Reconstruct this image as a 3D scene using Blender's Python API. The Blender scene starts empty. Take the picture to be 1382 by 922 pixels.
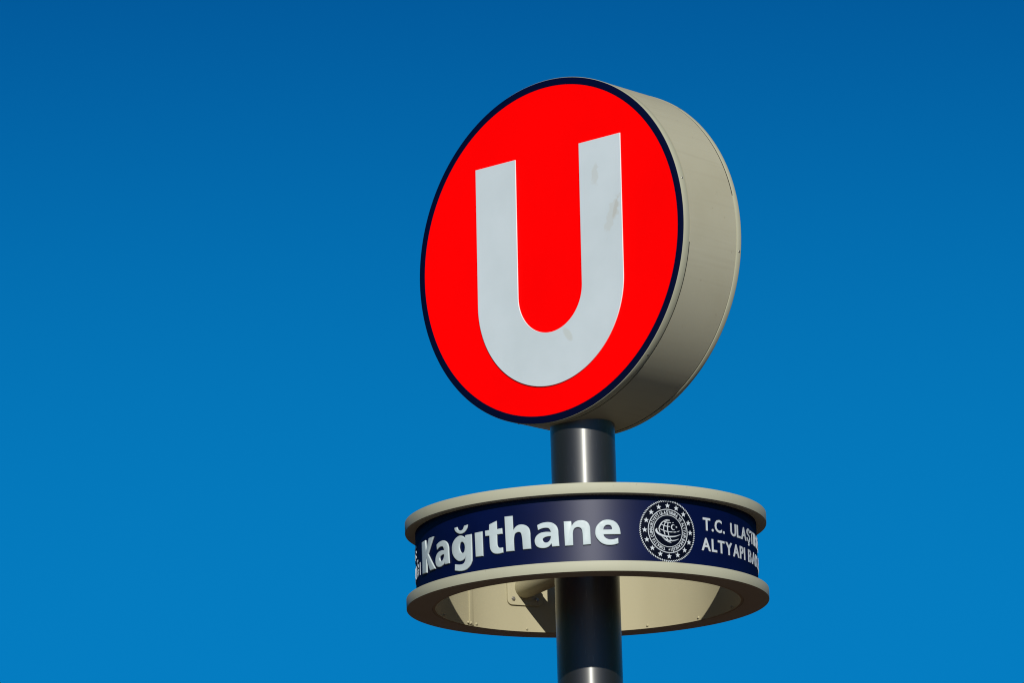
import bpy, bmesh, math, random
from mathutils import Matrix, Vector

random.seed(7)
R = math.radians
PI = math.pi
scene = bpy.context.scene
COL = scene.collection

# ------------------------------------------------------------------ camera
EYE = 1.60                       # camera height above the paving
cam_data = bpy.data.cameras.new('camera')
cam_data.sensor_fit = 'HORIZONTAL'
cam_data.sensor_width = 36.0
cam_data.lens = 163.95
cam_data.clip_start = 0.1
cam_data.clip_end = 6000.0
cam = bpy.data.objects.new('camera', cam_data)
COL.objects.link(cam)
pitch, yaw, roll = 0.24024, -0.01494, -0.02766
fw = Vector((math.sin(yaw) * math.cos(pitch), math.cos(yaw) * math.cos(pitch), math.sin(pitch)))
rt = Vector((math.cos(yaw), -math.sin(yaw), 0.0))
up = rt.cross(fw)
r2 = rt * math.cos(roll) + up * math.sin(roll)
u2 = -rt * math.sin(roll) + up * math.cos(roll)
m = Matrix.Identity(4)
for i in range(3):
    m[i][0], m[i][1], m[i][2] = r2[i], u2[i], -fw[i]
m[0][3], m[1][3], m[2][3] = 0.0, -20.2592, EYE
cam.matrix_world = m
scene.camera = cam

# ------------------------------------------------------------------ sky and sun
SUN_AZ = R(3.5)                  # from the view axis towards the right, behind the camera
SUN_EL = R(24.7)
world = bpy.data.worlds.new('World')
scene.world = world
world.use_nodes = True
wn, wl = world.node_tree.nodes, world.node_tree.links
wn.clear()
w_out = wn.new('ShaderNodeOutputWorld')
bg = wn.new('ShaderNodeBackground')
sky = wn.new('ShaderNodeTexSky')
sky.sky_type = 'NISHITA'
sky.sun_disc = False
sky.sun_elevation = SUN_EL
sky.sun_rotation = PI - SUN_AZ   # sky rotation runs clockwise from +Y
sky.altitude = 100.0
sky.air_density = 1.0
sky.dust_density = 0.3
sky.ozone_density = 4.0
# deep polarised blue: one even grade over the whole sky (contrast curve with a soft shoulder)
def wvec(op, a, b):
    n = wn.new('ShaderNodeVectorMath'); n.operation = op
    for k, v in enumerate((a, b)):
        if isinstance(v, tuple): n.inputs[k].default_value = v
        else: wl.new(v, n.inputs[k])
    return n.outputs[0]
def wgam(a, g):
    n = wn.new('ShaderNodeGamma'); n.inputs[1].default_value = g
    wl.new(a, n.inputs[0])
    return n.outputs[0]
y_ = wvec('MULTIPLY', wgam(wvec('MULTIPLY', sky.outputs[0], (.1, .1, .1)), 3.8), (.60, 9.5, 3.50))
q_ = wvec('DIVIDE', y_, (.0014, .2090, .570))
q_ = wvec('ADD', wvec('MULTIPLY', q_, q_), (1.0, 1.0, 1.0))
y_ = wvec('DIVIDE', y_, wgam(q_, 0.5))
wl.new(wvec('MULTIPLY', y_, (10.0, 10.0, 10.0)), bg.inputs[0])
bg.inputs[1].default_value = 0.10
wl.new(bg.outputs[0], w_out.inputs[0])

sun_data = bpy.data.lights.new('sun', 'SUN')
sun_data.energy = 5.0
sun_data.angle = R(0.53)
sun_data.color = (1.0, 0.95, 0.86)
sun = bpy.data.objects.new('sun', sun_data)
COL.objects.link(sun)
s_dir = Vector((math.sin(SUN_AZ) * math.cos(SUN_EL), -math.cos(SUN_AZ) * math.cos(SUN_EL), math.sin(SUN_EL)))
sun.rotation_euler = s_dir.to_track_quat('Z', 'Y').to_euler()
sun.location = s_dir * 60

scene.view_settings.view_transform = 'Standard'
scene.view_settings.look = 'None'
scene.view_settings.exposure = 0.0
scene.view_settings.gamma = 1.0
scene.view_settings.use_curve_mapping = False

scene.render.filter_size = 1.1
scene.cycles.filter_width = 1.1

GLYPHS = {
    'K': [[(-0.9237, 0.2557, 1), (-0.8777, 0.2563, 1), (-0.8722, 0.2087, 1), (-0.8394, 0.2576, 1), (-0.7923, 0.2566, 1), (-0.8516, 0.1897, 1), (-0.7829, 0.112, 1), (-0.8331, 0.1123, 1), (-0.8692, 0.1745, 1), (-0.8697, 0.1105, 1), (-0.9238, 0.1134, 1)]],
    'g': [[(-0.5348, 0.2208, 1), (-0.5716, 0.2212, 1), (-0.5716, 0.2085, 1), (-0.588, 0.2206), (-0.6083, 0.2249), (-0.6321, 0.2168), (-0.6498, 0.2007), (-0.657, 0.1797), (-0.654, 0.1537), (-0.6401, 0.1323), (-0.6192, 0.1162), (-0.5986, 0.1122), (-0.5827, 0.1166), (-0.5726, 0.1284, 1), (-0.5749, 0.1122), (-0.5855, 0.0997), (-0.6083, 0.0979), (-0.6387, 0.1041, 1), (-0.6407, 0.0768, 1), (-0.6047, 0.0688), (-0.5733, 0.0692), (-0.5513, 0.0801), (-0.5381, 0.0971), (-0.534, 0.1186)], [(-0.6079, 0.1715), (-0.6051, 0.1869), (-0.5957, 0.1942), (-0.5845, 0.1918), (-0.5761, 0.179), (-0.5753, 0.163), (-0.5802, 0.1495), (-0.5906, 0.1461), (-0.6016, 0.1546)], [(-0.6376, 0.2639, 1), (-0.6199, 0.2651, 1), (-0.6143, 0.2536), (-0.6007, 0.2466), (-0.5847, 0.2497), (-0.5762, 0.2639, 1), (-0.5557, 0.2654, 1), (-0.5606, 0.2496), (-0.5764, 0.2346), (-0.5989, 0.231), (-0.6195, 0.2386), (-0.6333, 0.2504)]],
    'i': [[(-0.5112, 0.2229, 1), (-0.4703, 0.2233, 1), (-0.4691, 0.115, 1), (-0.5086, 0.1165, 1)]],
    't': [[(-0.4337, 0.2483, 1), (-0.3961, 0.2592, 1), (-0.3954, 0.2227, 1), (-0.3703, 0.2243, 1), (-0.3686, 0.1988, 1), (-0.3954, 0.1984, 1), (-0.3957, 0.1659), (-0.3933, 0.1482), (-0.3846, 0.1399), (-0.3686, 0.1398, 1), (-0.3675, 0.1167, 1), (-0.3872, 0.1143), (-0.4088, 0.1171), (-0.4233, 0.1268), (-0.4313, 0.1421), (-0.4333, 0.1644), (-0.4341, 0.1984, 1), (-0.4549, 0.199, 1), (-0.456, 0.2238, 1), (-0.4344, 0.224, 1)]],
    'h': [[(-0.3571, 0.2726, 1), (-0.3188, 0.2718, 1), (-0.3175, 0.2091, 1), (-0.307, 0.2214), (-0.2937, 0.2286), (-0.2767, 0.2293), (-0.2576, 0.2225), (-0.2452, 0.209), (-0.2406, 0.1902), (-0.2404, 0.1731, 1), (-0.2384, 0.1195, 1), (-0.2756, 0.1196, 1), (-0.2774, 0.1619, 1), (-0.2795, 0.1793), (-0.283, 0.1919), (-0.2907, 0.1969), (-0.3012, 0.1963), (-0.3106, 0.1899), (-0.315, 0.1757), (-0.316, 0.1611, 1), (-0.3149, 0.1181, 1), (-0.3535, 0.1187, 1)]],
    'a': [[(-0.2095, 0.2198, 1), (-0.1892, 0.2275), (-0.1619, 0.2298), (-0.14, 0.2238), (-0.1245, 0.2106), (-0.1177, 0.193), (-0.1171, 0.1734, 1), (-0.1143, 0.1214, 1), (-0.146, 0.121, 1), (-0.1487, 0.1351, 1), (-0.1602, 0.1225), (-0.1801, 0.1171), (-0.2024, 0.1203), (-0.2171, 0.1318), (-0.2223, 0.1519), (-0.2159, 0.1709), (-0.198, 0.1841), (-0.173, 0.1877), (-0.1497, 0.1858, 1), (-0.1579, 0.2006), (-0.1726, 0.2046), (-0.19, 0.203), (-0.2064, 0.197, 1)], [(-0.1864, 0.1562), (-0.1787, 0.163), (-0.1663, 0.1664), (-0.1505, 0.1668, 1), (-0.1531, 0.155), (-0.1607, 0.145), (-0.172, 0.1409), (-0.1822, 0.1456)]],
    'n': [[(-0.0931, 0.2282, 1), (-0.06, 0.2282, 1), (-0.0591, 0.2076, 1), (-0.0488, 0.2208), (-0.0342, 0.2285), (-0.0176, 0.2304), (0.0008, 0.2262), (0.0128, 0.2164), (0.0195, 0.1995), (0.0203, 0.1806, 1), (0.0213, 0.1236, 1), (-0.0127, 0.1219, 1), (-0.0137, 0.169, 1), (-0.0159, 0.1859), (-0.0218, 0.1955), (-0.033, 0.1991), (-0.0444, 0.1964), (-0.0519, 0.1873), (-0.0548, 0.1728, 1), (-0.0545, 0.1214, 1), (-0.0907, 0.1211, 1)]],
    'e': [[(0.15, 0.1658, 1), (0.1499, 0.1753), (0.1467, 0.1941), (0.1369, 0.2129), (0.1206, 0.2255), (0.0979, 0.2301), (0.075, 0.2268), (0.056, 0.2134), (0.0441, 0.1968), (0.0404, 0.1759), (0.0429, 0.157), (0.0537, 0.14), (0.0677, 0.1273), (0.0861, 0.1204), (0.1047, 0.119), (0.1234, 0.1213), (0.1399, 0.1266, 1), (0.1394, 0.1511, 1), (0.1222, 0.1458), (0.1055, 0.1441), (0.09, 0.148), (0.08, 0.1564), (0.0767, 0.1649, 1)], [(0.0762, 0.1869, 1), (0.0792, 0.1963), (0.0867, 0.2042), (0.0971, 0.2064), (0.1074, 0.2035), (0.1123, 0.1951), (0.1131, 0.1873, 1)]],
}

# ------------------------------------------------------------------ helpers
def mat(name, col, rough=0.5, metal=0.0, spec=0.5, coat=0.0, coat_rough=0.05):
    mt = bpy.data.materials.new(name)
    mt.use_nodes = True
    b = mt.node_tree.nodes['Principled BSDF']
    b.inputs['Base Color'].default_value = (*col, 1)
    b.inputs['Roughness'].default_value = rough
    b.inputs['Metallic'].default_value = metal
    b.inputs['Specular IOR Level'].default_value = spec
    b.inputs['Coat Weight'].default_value = coat
    b.inputs['Coat Roughness'].default_value = coat_rough
    return mt, mt.node_tree.nodes, mt.node_tree.links, b

def noise_mix(mt_tuple, col2, scale, lo, hi, amount=1.0, stretch=(1, 1, 1), detail=6.0, rough_var=0.0, bump=0.0):
    """blend the base colour towards col2 through an object-space noise mask"""
    mt, n, l, b = mt_tuple
    tc = n.new('ShaderNodeTexCoord')
    mp = n.new('ShaderNodeMapping'); mp.inputs['Scale'].default_value = stretch
    nz = n.new('ShaderNodeTexNoise'); nz.inputs['Scale'].default_value = scale; nz.inputs['Detail'].default_value = detail
    mr = n.new('ShaderNodeMapRange'); mr.inputs[1].default_value = lo; mr.inputs[2].default_value = hi
    mr.inputs[4].default_value = amount
    mx = n.new('ShaderNodeMix'); mx.data_type = 'RGBA'
    l.new(tc.outputs['Object'], mp.inputs[0]); l.new(mp.outputs[0], nz.inputs['Vector'])
    l.new(nz.outputs['Fac'], mr.inputs[0]); l.new(mr.outputs[0], mx.inputs[0])
    src = b.inputs['Base Color'].links[0].from_socket if b.inputs['Base Color'].links else None
    if src: l.new(src, mx.inputs[6])
    else: mx.inputs[6].default_value = b.inputs['Base Color'].default_value
    mx.inputs[7].default_value = (*col2, 1)
    l.new(mx.outputs[2], b.inputs['Base Color'])
    if rough_var:
        ra = n.new('ShaderNodeMapRange')
        r0 = b.inputs['Roughness'].default_value
        ra.inputs[1].default_value = 0.3; ra.inputs[2].default_value = 0.7
        ra.inputs[3].default_value = r0 - rough_var; ra.inputs[4].default_value = r0 + rough_var
        l.new(nz.outputs['Fac'], ra.inputs[0]); l.new(ra.outputs[0], b.inputs['Roughness'])
    if bump:
        bp = n.new('ShaderNodeBump'); bp.inputs['Strength'].default_value = 1.0; bp.inputs['Distance'].default_value = bump
        l.new(nz.outputs['Fac'], bp.inputs['Height']); l.new(bp.outputs[0], b.inputs['Normal'])
    return mt_tuple

def link(name, mesh, material, parent=None):
    o = bpy.data.objects.new(name, mesh)
    COL.objects.link(o)
    if material is not None and not mesh.materials:
        mesh.materials.append(material)
    if parent is not None:
        o.parent = parent
    return o

def shade(mesh, angle=35):
    bm = bmesh.new(); bm.from_mesh(mesh)
    for f in bm.faces: f.smooth = True
    for e in bm.edges:
        e.smooth = not (len(e.link_faces) == 2 and e.calc_face_angle(0) > R(angle))
    bm.to_mesh(mesh); bm.free()
    return mesh

def lathe(profile, seg=192, axis='Z', closed=True):
    """revolve (radius, height) points; profile is a closed section unless closed=False"""
    bm = bmesh.new()
    rings = []
    for k in range(seg):
        a = 2 * PI * k / seg
        ring = []
        for r_, h_ in profile:
            if axis == 'Z': ring.append(bm.verts.new((r_ * math.cos(a), r_ * math.sin(a), h_)))
            else: ring.append(bm.verts.new((r_ * math.cos(a), h_, r_ * math.sin(a))))
        rings.append(ring)
    n = len(profile)
    for k in range(seg):
        A, B = rings[k], rings[(k + 1) % seg]
        for i in range(n if closed else n - 1):
            j = (i + 1) % n
            bm.faces.new((A[i], B[i], B[j], A[j]))
    bmesh.ops.remove_doubles(bm, verts=bm.verts, dist=1e-6)
    bmesh.ops.recalc_face_normals(bm, faces=bm.faces)
    me = bpy.data.meshes.new('lathe')
    bm.to_mesh(me); bm.free()
    return shade(me)

def ring_section(r0, r1, z0, z1, bev):
    return [(r0, z0), (r1 - bev, z0), (r1 - bev * .3, z0 + bev * .3), (r1, z0 + bev), (r1, z1 - bev), (r1 - bev * .3, z1 - bev * .3), (r1 - bev, z1), (r0, z1)]

def smooth_outline(pts, sub=6):
    """closed outline: Catmull-Rom through plain points, sharp at points flagged as corners"""
    n = len(pts); out = []
    for i in range(n):
        p0, p1, p2, p3 = pts[i - 1], pts[i], pts[(i + 1) % n], pts[(i + 2) % n]
        c1, c2 = len(p1) > 2, len(p2) > 2
        P1, P2 = Vector(p1[:2]), Vector(p2[:2])
        if c1 and c2:
            out.append(P1); continue
        P0 = Vector(p0[:2]) if not c1 else P1 + (P1 - P2) * .35
        P3 = Vector(p3[:2]) if not c2 else P2 + (P2 - P1) * .35
        for k in range(sub):
            t = k / sub
            out.append(.5 * ((2 * P1) + (P2 - P0) * t + (2 * P0 - 5 * P1 + 4 * P2 - P3) * t * t + (3 * P1 - P0 - 3 * P2 + P3) * t ** 3))
    return out

def curve_mesh(outlines, extrude, bevel, res=2):
    """flat outlines (first ones outer, holes inside) -> solid bevelled plate, x = along, y = up, z = out"""
    cu = bpy.data.curves.new('outline', 'CURVE')
    cu.dimensions = '2D'; cu.fill_mode = 'BOTH'
    cu.extrude = extrude; cu.bevel_depth = bevel; cu.bevel_resolution = res; cu.offset = -bevel
    for o in outlines:
        sp = cu.splines.new('POLY'); sp.points.add(len(o) - 1); sp.use_cyclic_u = True
        for q, v in zip(sp.points, o): q.co = (v[0], v[1], 0, 1)
    ob = bpy.data.objects.new('tmp', cu); COL.objects.link(ob)
    bpy.context.view_layer.update()
    me = bpy.data.meshes.new_from_object(ob.evaluated_get(bpy.context.evaluated_depsgraph_get()))
    bpy.data.objects.remove(ob); bpy.data.curves.remove(cu)
    bm = bmesh.new(); bm.from_mesh(me)
    zmin = min(v.co.z for v in bm.verts)
    for v in bm.verts: v.co.z -= zmin
    bm.to_mesh(me); bm.free()
    me.materials.clear()
    return me

def wrap(me, r0, step=.02, base=0.0):
    """bend a plate laid out as (arc length, height, depth) round the vertical axis; 0 faces -Y"""
    bm = bmesh.new(); bm.from_mesh(me)
    bmesh.ops.remove_doubles(bm, verts=bm.verts, dist=1e-6)
    xs = [v.co.x for v in bm.verts]
    x = math.floor(min(xs) / step) * step + step
    while x < max(xs):
        bmesh.ops.bisect_plane(bm, geom=bm.verts[:] + bm.edges[:] + bm.faces[:], plane_co=(x, 0, 0), plane_no=(1, 0, 0), dist=1e-6)
        x += step
    for v in bm.verts:
        t = v.co.x / r0; rr = r0 + base + v.co.z
        v.co = (rr * math.sin(t), -rr * math.cos(t), v.co.y)
    bmesh.ops.recalc_face_normals(bm, faces=bm.faces)
    bm.to_mesh(me); bm.free()
    return shade(me, 40)

def glyph_mesh(ch, cache={}):
    """one capital of the built-in font as outline mesh, cap height 1"""
    if ch in cache: return cache[ch]
    cu = bpy.data.curves.new('glyph', 'FONT')
    cu.body = ch; cu.size = 1.0; cu.extrude = 0.02; cu.offset = 0.020; cu.resolution_u = 3
    ob = bpy.data.objects.new('tmp', cu); COL.objects.link(ob)
    bpy.context.view_layer.update()
    me = bpy.data.meshes.new_from_object(ob.evaluated_get(bpy.context.evaluated_depsgraph_get()))
    bpy.data.objects.remove(ob); bpy.data.curves.remove(cu)
    cache[ch] = me
    return me

def bolt_mesh(r, h):
    """hexagon head with a shallow dome, along +Z"""
    bm = bmesh.new()
    rows = [(r * 1.25, 0), (r * 1.25, h * .18), (r, h * .2), (r, h * .75), (r * .8, h), (0, h * 1.02)]
    prev = None
    for rr, z in rows:
        if rr == 0:
            c = bm.verts.new((0, 0, z))
            for i in range(6): bm.faces.new((prev[i], prev[(i + 1) % 6], c))
            break
        ring = [bm.verts.new((rr * math.cos(i * PI / 3), rr * math.sin(i * PI / 3), z)) for i in range(6)]
        if prev:
            for i in range(6): bm.faces.new((prev[i], prev[(i + 1) % 6], ring[(i + 1) % 6], ring[i]))
        prev = ring
    me = bpy.data.meshes.new('bolt'); bm.to_mesh(me); bm.free()
    return me

def dome_mesh(r, h, seg=12):
    """round screw head with a cross slot ring, along +Z"""
    rows = [(r, 0), (r, h * .35), (r * .85, h * .75), (r * .5, h), (r * .18, h), (r * .15, h * .6), (0, h * .6)]
    me = lathe(rows, seg, closed=False)
    return me

def strokes_mesh(strokes):
    """list of (points, half widths): tapered flat ribbons"""
    bm = bmesh.new()
    for pts, hw in strokes:
        P = [Vector(q) for q in pts]
        # densify
        D, Wd = [], []
        n = len(P)
        for i in range(n - 1):
            p0 = P[i - 1] if i else P[0] * 2 - P[1]
            p3 = P[i + 2] if i + 2 < n else P[-1] * 2 - P[-2]
            for k in range(6):
                t = k / 6
                D.append(.5 * ((2 * P[i]) + (P[i + 1] - p0) * t + (2 * p0 - 5 * P[i] + 4 * P[i + 1] - p3) * t * t + (3 * P[i] - p0 - 3 * P[i + 1] + p3) * t ** 3))
                Wd.append(hw[i] * (1 - t) + hw[i + 1] * t)
        D.append(P[-1]); Wd.append(hw[-1])
        prev = None
        for i, q in enumerate(D):
            t = (D[min(i + 1, len(D) - 1)] - D[max(i - 1, 0)]).normalized()
            nn = Vector((-t.y, t.x)) * Wd[i]
            a, b = bm.verts.new((*(q + nn), 0)), bm.verts.new((*(q - nn), 0))
            if prev: bm.faces.new((prev[0], prev[1], b, a))
            prev = (a, b)
    for f in bm.faces:
        if f.normal.z < 0: f.normal_flip()
    r = bmesh.ops.extrude_face_region(bm, geom=bm.faces[:])
    for v in [g for g in r['geom'] if isinstance(g, bmesh.types.BMVert)]: v.co.z += .0012
    me = bpy.data.meshes.new('strokes'); bm.to_mesh(me); bm.free()
    return me

def transform_mesh(me, fn):
    c = me.copy()
    for v in c.vertices: v.co = fn(v.co)
    return c

# ------------------------------------------------------------------ materials
M_CREAM_T = noise_mix(mat('cream_paint', (.352, .356, .268), .55, spec=.2), (.26, .25, .17), 3.0, .52, .85, .55, stretch=(1, 1, .25))
noise_mix(M_CREAM_T, (.20, .18, .13), 60, .68, .80, .5)
M_CREAM = M_CREAM_T[0]
M_DRUM_T = noise_mix(mat('drum_paint', (.358, .350, .265), .5, spec=.25), (.30, .285, .20), 2.2, .5, .85, .6)
noise_mix(M_DRUM_T, (.25, .225, .165), 1.0, .55, .80, .22, stretch=(46, 1.6, 46), detail=3)
noise_mix(M_DRUM_T, (.42, .42, .34), 1.0, .60, .80, .15, stretch=(70, 2.5, 70), detail=2)
noise_mix(M_DRUM_T, (.17, .14, .10), 38, .70, .80, .6)
M_DRUM = M_DRUM_T[0]
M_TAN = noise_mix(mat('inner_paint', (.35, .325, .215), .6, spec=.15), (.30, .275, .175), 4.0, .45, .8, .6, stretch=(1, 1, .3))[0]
def satin(name, col, col2, fac, rough):
    """matt film with a weak even sheen: no strong mirror at glancing angles"""
    t = noise_mix(mat(name, col, .6, spec=0.0), col2, 5, .4, .7)
    mt, n, l, b = t
    g = n.new('ShaderNodeBsdfGlossy'); g.inputs['Roughness'].default_value = rough
    g.inputs['Color'].default_value = (.9, .93, 1.0, 1)
    d = n.new('ShaderNodeBsdfDiffuse')
    l.new(b.inputs['Base Color'].links[0].from_socket, d.inputs['Color'])
    mx = n.new('ShaderNodeMixShader'); mx.inputs[0].default_value = fac
    l.new(d.outputs[0], mx.inputs[1]); l.new(g.outputs[0], mx.inputs[2])
    l.new(mx.outputs[0], n['Material Output'].inputs['Surface'])
    return mt
M_NAVY = satin('navy_film', (.0005, .0022, .028), (.0009, .0034, .036), .022, .36)
M_BORDER = noise_mix(mat('navy_border', (.0005, .0018, .021), .45, spec=.15), (.01, .012, .03), 45, .68, .78, .5)[0]
M_RED = noise_mix(mat('red_face', (.95, .0, .0), .5, spec=.05), (.9, .0, .0), 2.5, .3, .7)[0]
M_WHITE_T = noise_mix(mat('white_letter', (.515, .595, .64), .45, spec=.3), (.48, .56, .60), 4, .35, .65)
M_WHITE = M_WHITE_T[0]
M_LETTER = noise_mix(mat('raised_letter', (.42, .50, .52), .4, spec=.25), (.37, .44, .46), 8, .4, .7)[0]
M_PRINT = mat('white_print', (.44, .49, .53), .5, spec=.3)[0]
M_EMBLEM = satin('emblem_black', (.001, .0015, .006), (.0014, .002, .008), .012, .36)
M_STEEL_T = noise_mix(mat('brushed_steel', (.100, .104, .101), .42, metal=.91, coat=1.0, coat_rough=.45), (.080, .084, .082), 9, .35, .7, stretch=(1, 1, .12), rough_var=.05)
noise_mix(M_STEEL_T, (.15, .155, .15), 1.0, .62, .74, .7, stretch=(90, 90, 14), detail=3)
M_STEEL = M_STEEL_T[0]
_, n_, l_, b_s = M_STEEL_T
tg = n_.new('ShaderNodeTangent'); tg.direction_type = 'RADIAL'; tg.axis = 'Z'
l_.new(tg.outputs[0], b_s.inputs['Tangent'])
b_s.inputs['Anisotropic'].default_value = .95     # brushed round the tube: the highlight runs along it
b_s.inputs['Anisotropic Rotation'].default_value = 0.25
M_BOLT = mat('zinc_bolt', (.33, .32, .29), .45, metal=.8)[0]
M_DARKBOLT = mat('painted_bolt', (.22, .21, .16), .45)[0]
M_GROUND = noise_mix(mat('dark_paving', (.060, .024, .013), .85), (.044, .018, .010), .8, .35, .65, bump=.004)[0]

# old glue marks and scuffs on the white face letter (object space of the sign face)
def add_stain(t, spots):
    mt, n, l, b = t
    tc = n.new('ShaderNodeTexCoord')
    nz = n.new('ShaderNodeTexNoise'); nz.inputs['Scale'].default_value = 26; nz.inputs['Detail'].default_value = 8
    l.new(tc.outputs['Object'], nz.inputs['Vector'])
    for (x, z, rx, rz, ang, amt, col, brk) in spots:
        mp = n.new('ShaderNodeMapping'); mp.vector_type = 'TEXTURE'
        mp.inputs['Location'].default_value = (x, 0, z)
        mp.inputs['Rotation'].default_value = (0, ang, 0)
        mp.inputs['Scale'].default_value = (rx, 1000, rz)
        ln = n.new('ShaderNodeVectorMath'); ln.operation = 'LENGTH'
        l.new(tc.outputs['Object'], mp.inputs[0]); l.new(mp.outputs[0], ln.inputs[0])
        ad = n.new('ShaderNodeMath'); ad.operation = 'MULTIPLY_ADD'
        ad.inputs[1].default_value = brk; l.new(nz.outputs['Fac'], ad.inputs[0]); l.new(ln.outputs['Value'], ad.inputs[2])
        mr = n.new('ShaderNodeMapRange'); mr.inputs[1].default_value = .75 + brk * .5; mr.inputs[2].default_value = 1.1 + brk * .5
        mr.inputs[3].default_value = amt; mr.inputs[4].default_value = 0
        l.new(ad.outputs[0], mr.inputs[0])
        mx = n.new('ShaderNodeMix'); mx.data_type = 'RGBA'
        l.new(mr.outputs[0], mx.inputs[0])
        l.new(b.inputs['Base Color'].links[0].from_socket, mx.inputs[6])
        mx.inputs[7].default_value = (*col, 1)
        l.new(mx.outputs[2], b.inputs['Base Color'])
add_stain(M_WHITE_T, [
    (.290, .285, .022, .050, 0, .38, (.42, .44, .41), 3.0),
    (.385, .085, .030, .085, .55, .33, (.42, .43, .39), 3.2),
    (.405, .11, .012, .05, .35, .42, (.38, .37, .32), 2.0),
    (.110, -.408, .042, .018, .9, .5, (.44, .47, .43), .3),
])

# ------------------------------------------------------------------ the ground
gb = bmesh.new()
bmesh.ops.create_grid(gb, x_segments=2, y_segments=2, size=2500)
gm = bpy.data.meshes.new('ground'); gb.to_mesh(gm); gb.free()
ground = link('ground', gm, M_GROUND)
ground['kind'] = 'structure'

# ------------------------------------------------------------------ the station sign
root = bpy.data.objects.new('station_sign', None)
COL.objects.link(root)
root['label'] = 'tall steel pole with round red U sign above a navy lettered ring'
root['category'] = 'station sign'

ZR = EYE + 3.7525                # underside of the lettered ring
ZC = ZR + 1.5914                 # centre of the round sign
POLE_R = .144

# --- pole
pole = link('pole', lathe([(POLE_R, .03), (POLE_R, ZR + .95)], 128, closed=False), M_STEEL, root)
foot = link('base_plate', lathe(ring_section(.10, .30, .0, .03, .004), 64), M_STEEL, pole)
bm_b = bolt_mesh(.02, .03)
for k in range(8):
    a = 2 * PI * k / 8
    o = link('bolt', bm_b, M_BOLT, pole)
    o.location = (.245 * math.cos(a), .245 * math.sin(a), .03)

# --- the round sign box
PSI = .71344
DR, OF, OB = .7882, .1919, .1997
drum = link('sign_box', lathe([(.755, -OF + .012), (.755, -OF + .0440), (DR - .0006, -OF + .0440), (DR - .0006, OB - .0325), (.755, OB - .0325), (.755, OB - .010)], 256, 'Y', closed=False), M_DRUM, root)
drum.location = (0, 0, ZC); drum.rotation_euler = (0, 0, -PSI)
def yring(r0, r1, y0, y1, bev): return lathe(ring_section(r0, r1, y0, y1, bev), 256, 'Y')
ft = link('front_trim', yring(.750, DR, -OF, -OF + .0385, .0008), M_CREAM, drum)
bt = link('back_trim', yring(.750, DR + .0002, OB - .0262, OB, .0008), M_CREAM, drum)
U0, UC, UI, UO, UT = .0085, -.19, .190, .4330, .4517
def u_outline():
    o = [Vector((U0 - UO, UT)), Vector((U0 - UI, UT))]
    for k in range(49):
        a = PI + PI * k / 48
        o.append(Vector((U0 + UI * math.cos(a), UC + UI * math.sin(a))))
    o += [Vector((U0 + UI, UT)), Vector((U0 + UO, UT))]
    for k in range(65):
        a = -PI * k / 64
        o.append(Vector((U0 + UO * math.cos(a), UC + UO * math.sin(a))))
    return o
um = curve_mesh([u_outline()], .0014, .0013)
um = transform_mesh(um, lambda c: Vector((c.x, -c.z, c.y)))
shade(um, 40)
M_EDGE_GLINT = mat('letter_edge_glint', (.70, .73, .75), .5)[0]  # paler than the letter face: bright edge highlight painted into the side faces
um.materials.append(M_WHITE); um.materials.append(M_EDGE_GLINT)
for f in um.polygons:
    if abs(f.normal.y) < .9: f.material_index = 1
face_m = lathe([(0, -.0035), (.7535, -.0035), (.7535, .004), (0, .004)], 256, 'Y', closed=False)
border_m = lathe(ring_section(.7545, .7862, -.003, .004, .0008), 256, 'Y')
for side in (0, 1):
    rz = PI * side
    y0 = -OF if side == 0 else OB
    for nm, me, mt_, dy in (('border_ring', border_m, M_BORDER, 0), ('face_panel', face_m, M_RED, 0), ('letter', um, M_WHITE, -.0040 if side == 0 else .0040)):
        o = link(nm, me, mt_, drum)
        o.location = (0, y0 + dy, 0); o.rotation_euler = (0, .0097 if nm == 'letter' else 0, rz)
M_GAP_DARK = mat('gap_dark', (.012, .011, .010), .8, spec=.1)[0]  # added dark strips, standing in for the dark look of the open trim gaps
def gap_strip_mesh(r0, r1, y0, y1, a0, a1, seg):
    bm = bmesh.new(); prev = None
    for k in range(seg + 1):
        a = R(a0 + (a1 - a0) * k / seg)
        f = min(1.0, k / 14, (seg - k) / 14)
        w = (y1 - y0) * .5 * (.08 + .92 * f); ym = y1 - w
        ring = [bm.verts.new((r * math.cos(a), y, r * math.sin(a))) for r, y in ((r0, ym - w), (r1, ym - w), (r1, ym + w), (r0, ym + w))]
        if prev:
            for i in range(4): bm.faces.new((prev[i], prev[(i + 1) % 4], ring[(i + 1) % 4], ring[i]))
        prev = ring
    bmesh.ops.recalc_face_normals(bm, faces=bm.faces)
    me = bpy.data.meshes.new('gap_strip'); bm.to_mesh(me); bm.free()
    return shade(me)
link('gap_dark_strip', gap_strip_mesh(.76, DR - .001, OB - .0322, OB - .0265, 12, 150, 100), M_GAP_DARK, drum)
link('gap_dark_strip', gap_strip_mesh(.76, DR - .001, -OF + .0388, -OF + .0437, -130, -8, 100), M_GAP_DARK, drum)
link('gap_dark_strip', gap_strip_mesh(.76, DR - .001, OB - .0322, OB - .0265, -110, -62, 60), M_GAP_DARK, drum)
sm = dome_mesh(.0052, .0025)
for ang, y, mt_ in [(-46.85 + 60 * k, -OF + .022, M_BOLT) for k in range(6)] + [(-6.87 + 60 * k, OB - .013, M_DARKBOLT) for k in range(6)]:
    a = R(ang)
    o = link('screw', sm, mt_, drum)
    rr = DR + (.0008 if y > 0 else -.0006)
    o.location = (rr * math.cos(a), y, rr * math.sin(a))
    o.rotation_euler = Vector((math.cos(a), 0, math.sin(a))).to_track_quat('Z', 'Y').to_euler()

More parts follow.
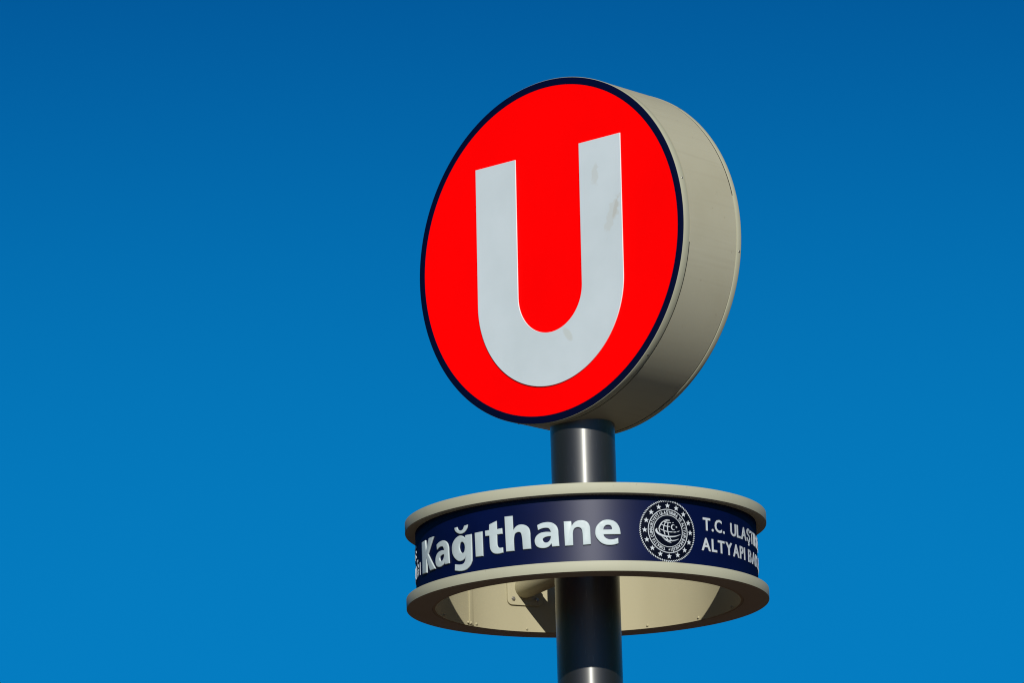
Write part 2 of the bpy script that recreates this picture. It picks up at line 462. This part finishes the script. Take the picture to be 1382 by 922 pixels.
# --- the lettered ring
RB = .755
band = link('name_band', lathe([(.742, .040), (RB, .040), (RB, .345), (.742, .345)], 256), M_NAVY, root)
band.location = (0, 0, ZR)
link('top_flange', lathe(ring_section(.6865, .80, .3399, .3859, .0014), 256), M_CREAM, band)
link('bottom_flange', lathe(ring_section(.6865, .80, .0, .0455, .0014), 256), M_CREAM, band)
link('inner_wall', lathe([(.674, .0015), (.6855, .0015), (.6855, .3845), (.674, .3845)], 256), M_TAN, band)
# overlap joints of the inner wall
def strip_mesh(s0, s1, z0, z1, t):
    me = curve_mesh([[Vector((s0, z0)), Vector((s1, z0)), Vector((s1, z1)), Vector((s0, z1))]], t, .0006, 1)
    return me
def wrap_inside(me, r0, theta0):
    """bend a plate against the inside of the ring, centred on an azimuth counted from +Y towards +X"""
    bm = bmesh.new(); bm.from_mesh(me)
    xs = [v.co.x for v in bm.verts]; x = min(xs) + .02
    while x < max(xs):
        bmesh.ops.bisect_plane(bm, geom=bm.verts[:] + bm.edges[:] + bm.faces[:], plane_co=(x, 0, 0), plane_no=(1, 0, 0), dist=1e-6); x += .02
    for v in bm.verts:
        t = theta0 + v.co.x / r0; rr = r0 - v.co.z
        v.co = (rr * math.sin(t), rr * math.cos(t), v.co.y)
    bmesh.ops.remove_doubles(bm, verts=bm.verts, dist=1e-6)
    bmesh.ops.recalc_face_normals(bm, faces=bm.faces); bm.to_mesh(me); bm.free()
    return shade(me, 40)
for th in (-51.6, 128.4):
    link('joint_strip', wrap_inside(strip_mesh(-.013, .013, .006, .380, .0022), .6742, R(th)), M_TAN, band)
hb = dome_mesh(.0062, .006)
for th in [-.6 + 24 * k for k in range(15)] + [-53.8, -52.1]:
    a = R(th)
    o = link('bolt', hb, M_TAN if th not in (-53.8, -52.1) else M_BOLT, band)
    d = Vector((math.sin(a), math.cos(a), 0))
    rr = .6742 if th not in (-53.8, -52.1) else .6702
    o.location = d * rr + Vector((0, 0, .014)); o.rotation_euler = (-d).to_track_quat('Z', 'Y').to_euler()

# support arms inside the ring
def arm_mesh(r, x0, x1):
    return lathe([(r, x0), (r, x1)], 48, closed=False)
for th in (-25.4, 154.6):
    a = R(th)
    d = Vector((math.sin(a), math.cos(a), 0))
    arm = link('support_arm', arm_mesh(.050, .135, .668), M_TAN, root)
    arm.location = (0, 0, ZR + .203); arm.rotation_euler = d.to_track_quat('Z', 'Y').to_euler()
    o_pts = []
    hw, hh, cr = .0895, .082, .022
    for cx, cz, a0 in ((hw - cr, hh - cr, 0), (-hw + cr, hh - cr, PI / 2), (-hw + cr, -hh + cr, PI), (hw - cr, -hh + cr, 1.5 * PI)):
        for k in range(7):
            o_pts.append(Vector((cx + cr * math.cos(a0 + k * PI / 12), cz + cr * math.sin(a0 + k * PI / 12))))
    pm = wrap_inside(curve_mesh([o_pts], .0035, .001, 1), .6738, 0)
    plate = link('mounting_plate', pm, M_TAN, arm)
    plate.matrix_parent_inverse = (Matrix.Translation(arm.location) @ arm.rotation_euler.to_matrix().to_4x4()).inverted()
    plate.location = (0, 0, ZR + .203); plate.rotation_euler = (0, 0, -a)
    for sx in (-1, 1):
        for sz in (-1, 1):
            t2 = a + sx * .060 / .672
            d2 = Vector((math.sin(t2), math.cos(t2), 0))
            b_ = link('bolt', bolt_mesh(.0085, .009), M_BOLT, arm)
            b_.matrix_parent_inverse = plate.matrix_parent_inverse
            b_.location = d2 * .6655 + Vector((0, 0, ZR + .203 + sz * .054))
            b_.rotation_euler = (-d2).to_track_quat('Z', 'Y').to_euler()

# --- the raised station name, one object for each letter, on both halves of the ring
letters = []
def kern(v): return Vector((v.x - .0125 * max(0.0, -(v.x + .2)) / .7, v.y))
def put_letter(ch, dx=0.0, dz=0.0):
    outl = [[kern(v + Vector((dx, dz))) for v in smooth_outline(c)] for c in GLYPHS[ch]]
    me = wrap(curve_mesh(outl, .0012, .0026), .763, base=-.0076)
    letters.append(link('letter', me, M_LETTER, band))
put_letter('K')
put_letter('a', -0.5580, -0.0055)
for ch in 'githane':
    put_letter(ch, .005 if ch == 'g' else 0.0)

# two-line inscription
ADV = {}
def word_letters(text, s0, z0, cap, sx, gap, space, name='caption_letter', s1=None):
    items, s = [], 0.0
    for ch in text:
        if ch == ' ':
            s += space; continue
        me = glyph_mesh(ch)
        x0 = min(v.co.x for v in me.vertices); x1 = max(v.co.x for v in me.vertices)
        items.append((me, x0, s)); s += (x1 - x0) * sx + gap
    total = s - gap
    k = 1.0 if s1 is None else (s1 - s0) / total
    for me, x0, s in items:
        c = transform_mesh(me, lambda v: Vector((s0 + k * (s + (v.x - x0) * sx), z0 + v.y * cap / CAP, max(0, (v.z + .02)) * .04)))
        letters.append(link(name, wrap(c, .7565), M_PRINT, band))
hm = glyph_mesh('H')
CAP = max(v.co.y for v in hm.vertices)
SX = .055 / CAP * .96
word_letters('T.C.', .553, .212, .0545, SX, .0085, .034, s1=.693)
word_letters('ULAŞTIRMA VE', .7385, .212, .0545, SX, .0075, .036)
word_letters('ALTYAPI', .5405, .1225, .0545, SX, .0075, .034, s1=.868)
word_letters('BAKANLIĞI', .9065, .1225, .0545, SX, .0075, .034, s1=1.40)

# --- the round emblem
ES, EZ, ER = .3665, .1895, .1345
emblems = []
def flat_ring(r0, r1, t=.0012, seg=96):
    bm = bmesh.new()
    for k in range(seg):
        a0, a1 = 2 * PI * k / seg, 2 * PI * (k + 1) / seg
        q = [(r0, a0), (r1, a0), (r1, a1), (r0, a1)]
        if r0 == 0: q = q[1:3] + [(0, 0)]
        bm.faces.new([bm.verts.new((r * math.cos(a), r * math.sin(a), 0)) for r, a in q])
    bmesh.ops.remove_doubles(bm, verts=bm.verts, dist=1e-6)
    r = bmesh.ops.extrude_face_region(bm, geom=bm.faces[:])
    for v in [g for g in r['geom'] if isinstance(g, bmesh.types.BMVert)]: v.co.z += t
    bmesh.ops.recalc_face_normals(bm, faces=bm.faces)
    me = bpy.data.meshes.new('ring'); bm.to_mesh(me); bm.free()
    return me
def on_emblem(me, base):
    c = transform_mesh(me, lambda v: Vector((ES + v.x, EZ + v.y, v.z)))
    return wrap(c, RB, step=.012, base=base)
emblem = link('emblem', on_emblem(flat_ring(0, ER, .002), .0004), M_EMBLEM, root)
emblem.location = (0, 0, ZR)
emblem['label'] = 'round black and white emblem with sixteen stars round a globe'
B1 = .0025
# rope edge: slanted strands
st = []
NR = 92
for k in range(NR):
    a = 2 * PI * k / NR
    a2 = a + .045
    st.append(([(.955 * ER * math.cos(a), .955 * ER * math.sin(a)), (1.0 * ER * math.cos(a2), 1.0 * ER * math.sin(a2))], [.0018, .0018]))
link('rope_border', on_emblem(strokes_mesh(st), B1), M_PRINT, emblem)
for r0, r1 in ((.690, .715), (.505, .525)):
    link('emblem_ring', on_emblem(flat_ring(r0 * ER, r1 * ER), B1), M_PRINT, emblem)
def star_mesh(x, y, r, rot):
    o = []
    for k in range(10):
        a = rot + PI / 2 + k * PI / 5; rr = r if k % 2 == 0 else r * .42
        o.append(Vector((x + rr * math.cos(a), y + rr * math.sin(a))))
    return curve_mesh([o], .0006, 0.0, 0)
for k in range(16):
    a = 2 * PI * k / 16 + PI / 2
    link('star', on_emblem(star_mesh(.822 * ER * math.cos(a), .822 * ER * math.sin(a), .0125, 0), B1), M_PRINT, emblem)
# lettering round the ring, clockwise from the foot
txt = 'TÜRKİYE CUMHURİYETİ ULAŞTIRMA VE ALTYAPI BAKANLIĞI'
GH = .100 * ER
scl = GH / CAP
adv = []
for ch in txt:
    if ch == ' ': adv.append((None, 0, .35)); continue
    me = glyph_mesh(ch); xs = [v.co.x for v in me.vertices]
    adv.append((me, min(xs), max(xs) - min(xs) + .12))
tot = sum(a[2] for a in adv)
span = R(342)
bm_t = bmesh.new()
acc = 0
for me, x0, w in adv:
    if me is not None:
        mid = acc + w / 2
        a = -PI / 2 - R(12) - span * mid / tot
        rb = .555 * ER
        ca, sa = math.cos(a), math.sin(a)
        kx = span / tot * (.60 * ER) / scl
        def place(v):
            lx = (v.x - x0 - (w - .12) / 2) * scl * kx; ly = rb + v.y * scl
            return Vector((ca * ly + sa * lx, sa * ly - ca * lx, max(0, v.z + .02) * .03))
        bm_t.from_mesh(transform_mesh(me, place))
    acc += w
lm = bpy.data.meshes.new('lettering'); bm_t.to_mesh(lm); bm_t.free()
o = link('emblem_lettering', on_emblem(lm, B1), M_PRINT, emblem); o['kind'] = 'stuff'
link('emblem_dot', on_emblem(star_mesh(.605 * ER * math.cos(R(-89)), .605 * ER * math.sin(R(-89)), .005, 0), B1), M_PRINT, emblem)
# globe
def gp(px, py): return ((px - 487) / 365 * .515 * ER, (470 - py) / 420 * .515 * ER)
def gs(pts, w): return ([gp(*q) for q in pts], [x * .0019 for x in w])
globe = [
    gs([(205, 415), (185, 470), (225, 540), (330, 595), (480, 618), (650, 600), (800, 540)], [.6, 2.6, 2.4, 2.1, 1.7, 1.2, .3]),
    gs([(320, 625), (410, 695), (520, 722), (640, 708), (750, 662)], [1.1, 1.2, 1.2, 1.0, .3]),
    gs([(320, 622), (400, 705), (480, 755), (555, 778)], [1, 1, .8, .3]),
    gs([(430, 640), (480, 720), (540, 765)], [.9, .8, .4]),
    gs([(515, 640), (545, 695), (590, 735)], [.9, .8, .4]),
    gs([(285, 430), (380, 468), (480, 488), (592, 490)], [.7, 1, 1, 1]),
    gs([(618, 490), (655, 487), (692, 480)], [.9, .9, .8]),
    gs([(722, 468), (750, 460), (778, 443)], [.8, .7, .3]),
    gs([(305, 300), (380, 332), (460, 348), (525, 350)], [.7, 1, 1, .9]),
    gs([(365, 222), (450, 243), (560, 246)], [.7, .9, .8]),
    gs([(598, 242), (632, 238)], [.6, .5]),
    gs([(400, 195), (320, 270), (268, 370), (255, 440), (278, 520)], [.7, 1.1, 1.3, 1.0, .6]),
    gs([(450, 185), (400, 285), (370, 380), (375, 480), (400, 575)], [.7, .9, 1, 1, .9]),
    gs([(485, 250), (468, 380), (475, 490), (495, 585)], [.8, 1, 1, .9]),
    gs([(385, 200), (450, 175), (530, 180)], [.5, .7, .4]),
    gs([(400, 215), (470, 195), (535, 200)], [.4, .6, .3]),
]
link('globe', on_emblem(strokes_mesh(globe), B1), M_PRINT, emblem)
cres = []
for k in range(9):
    a = R(55 + 250 * k / 8)
    cres.append((622 + 52 * math.cos(a), 362 - 66 * math.sin(a)))
link('crescent', on_emblem(strokes_mesh([gs(cres, [.3, .7, 1.1, 1.3, 1.4, 1.3, 1.1, .7, .3])]), B1), M_PRINT, emblem)
sx_, sy_ = gp(698, 352)
link('star', on_emblem(star_mesh(sx_, sy_, .0052, .3), B1), M_PRINT, emblem)

# the same inscription and emblem on the far half of the ring
for o in list(letters):
    c = o.copy(); COL.objects.link(c); c.parent = band; c.rotation_euler = (0, 0, PI)
e2 = emblem.copy(); COL.objects.link(e2); e2.parent = root; e2.rotation_euler = (0, 0, PI)
for ch_ in list(emblem.children):
    c = ch_.copy(); COL.objects.link(c); c.parent = e2
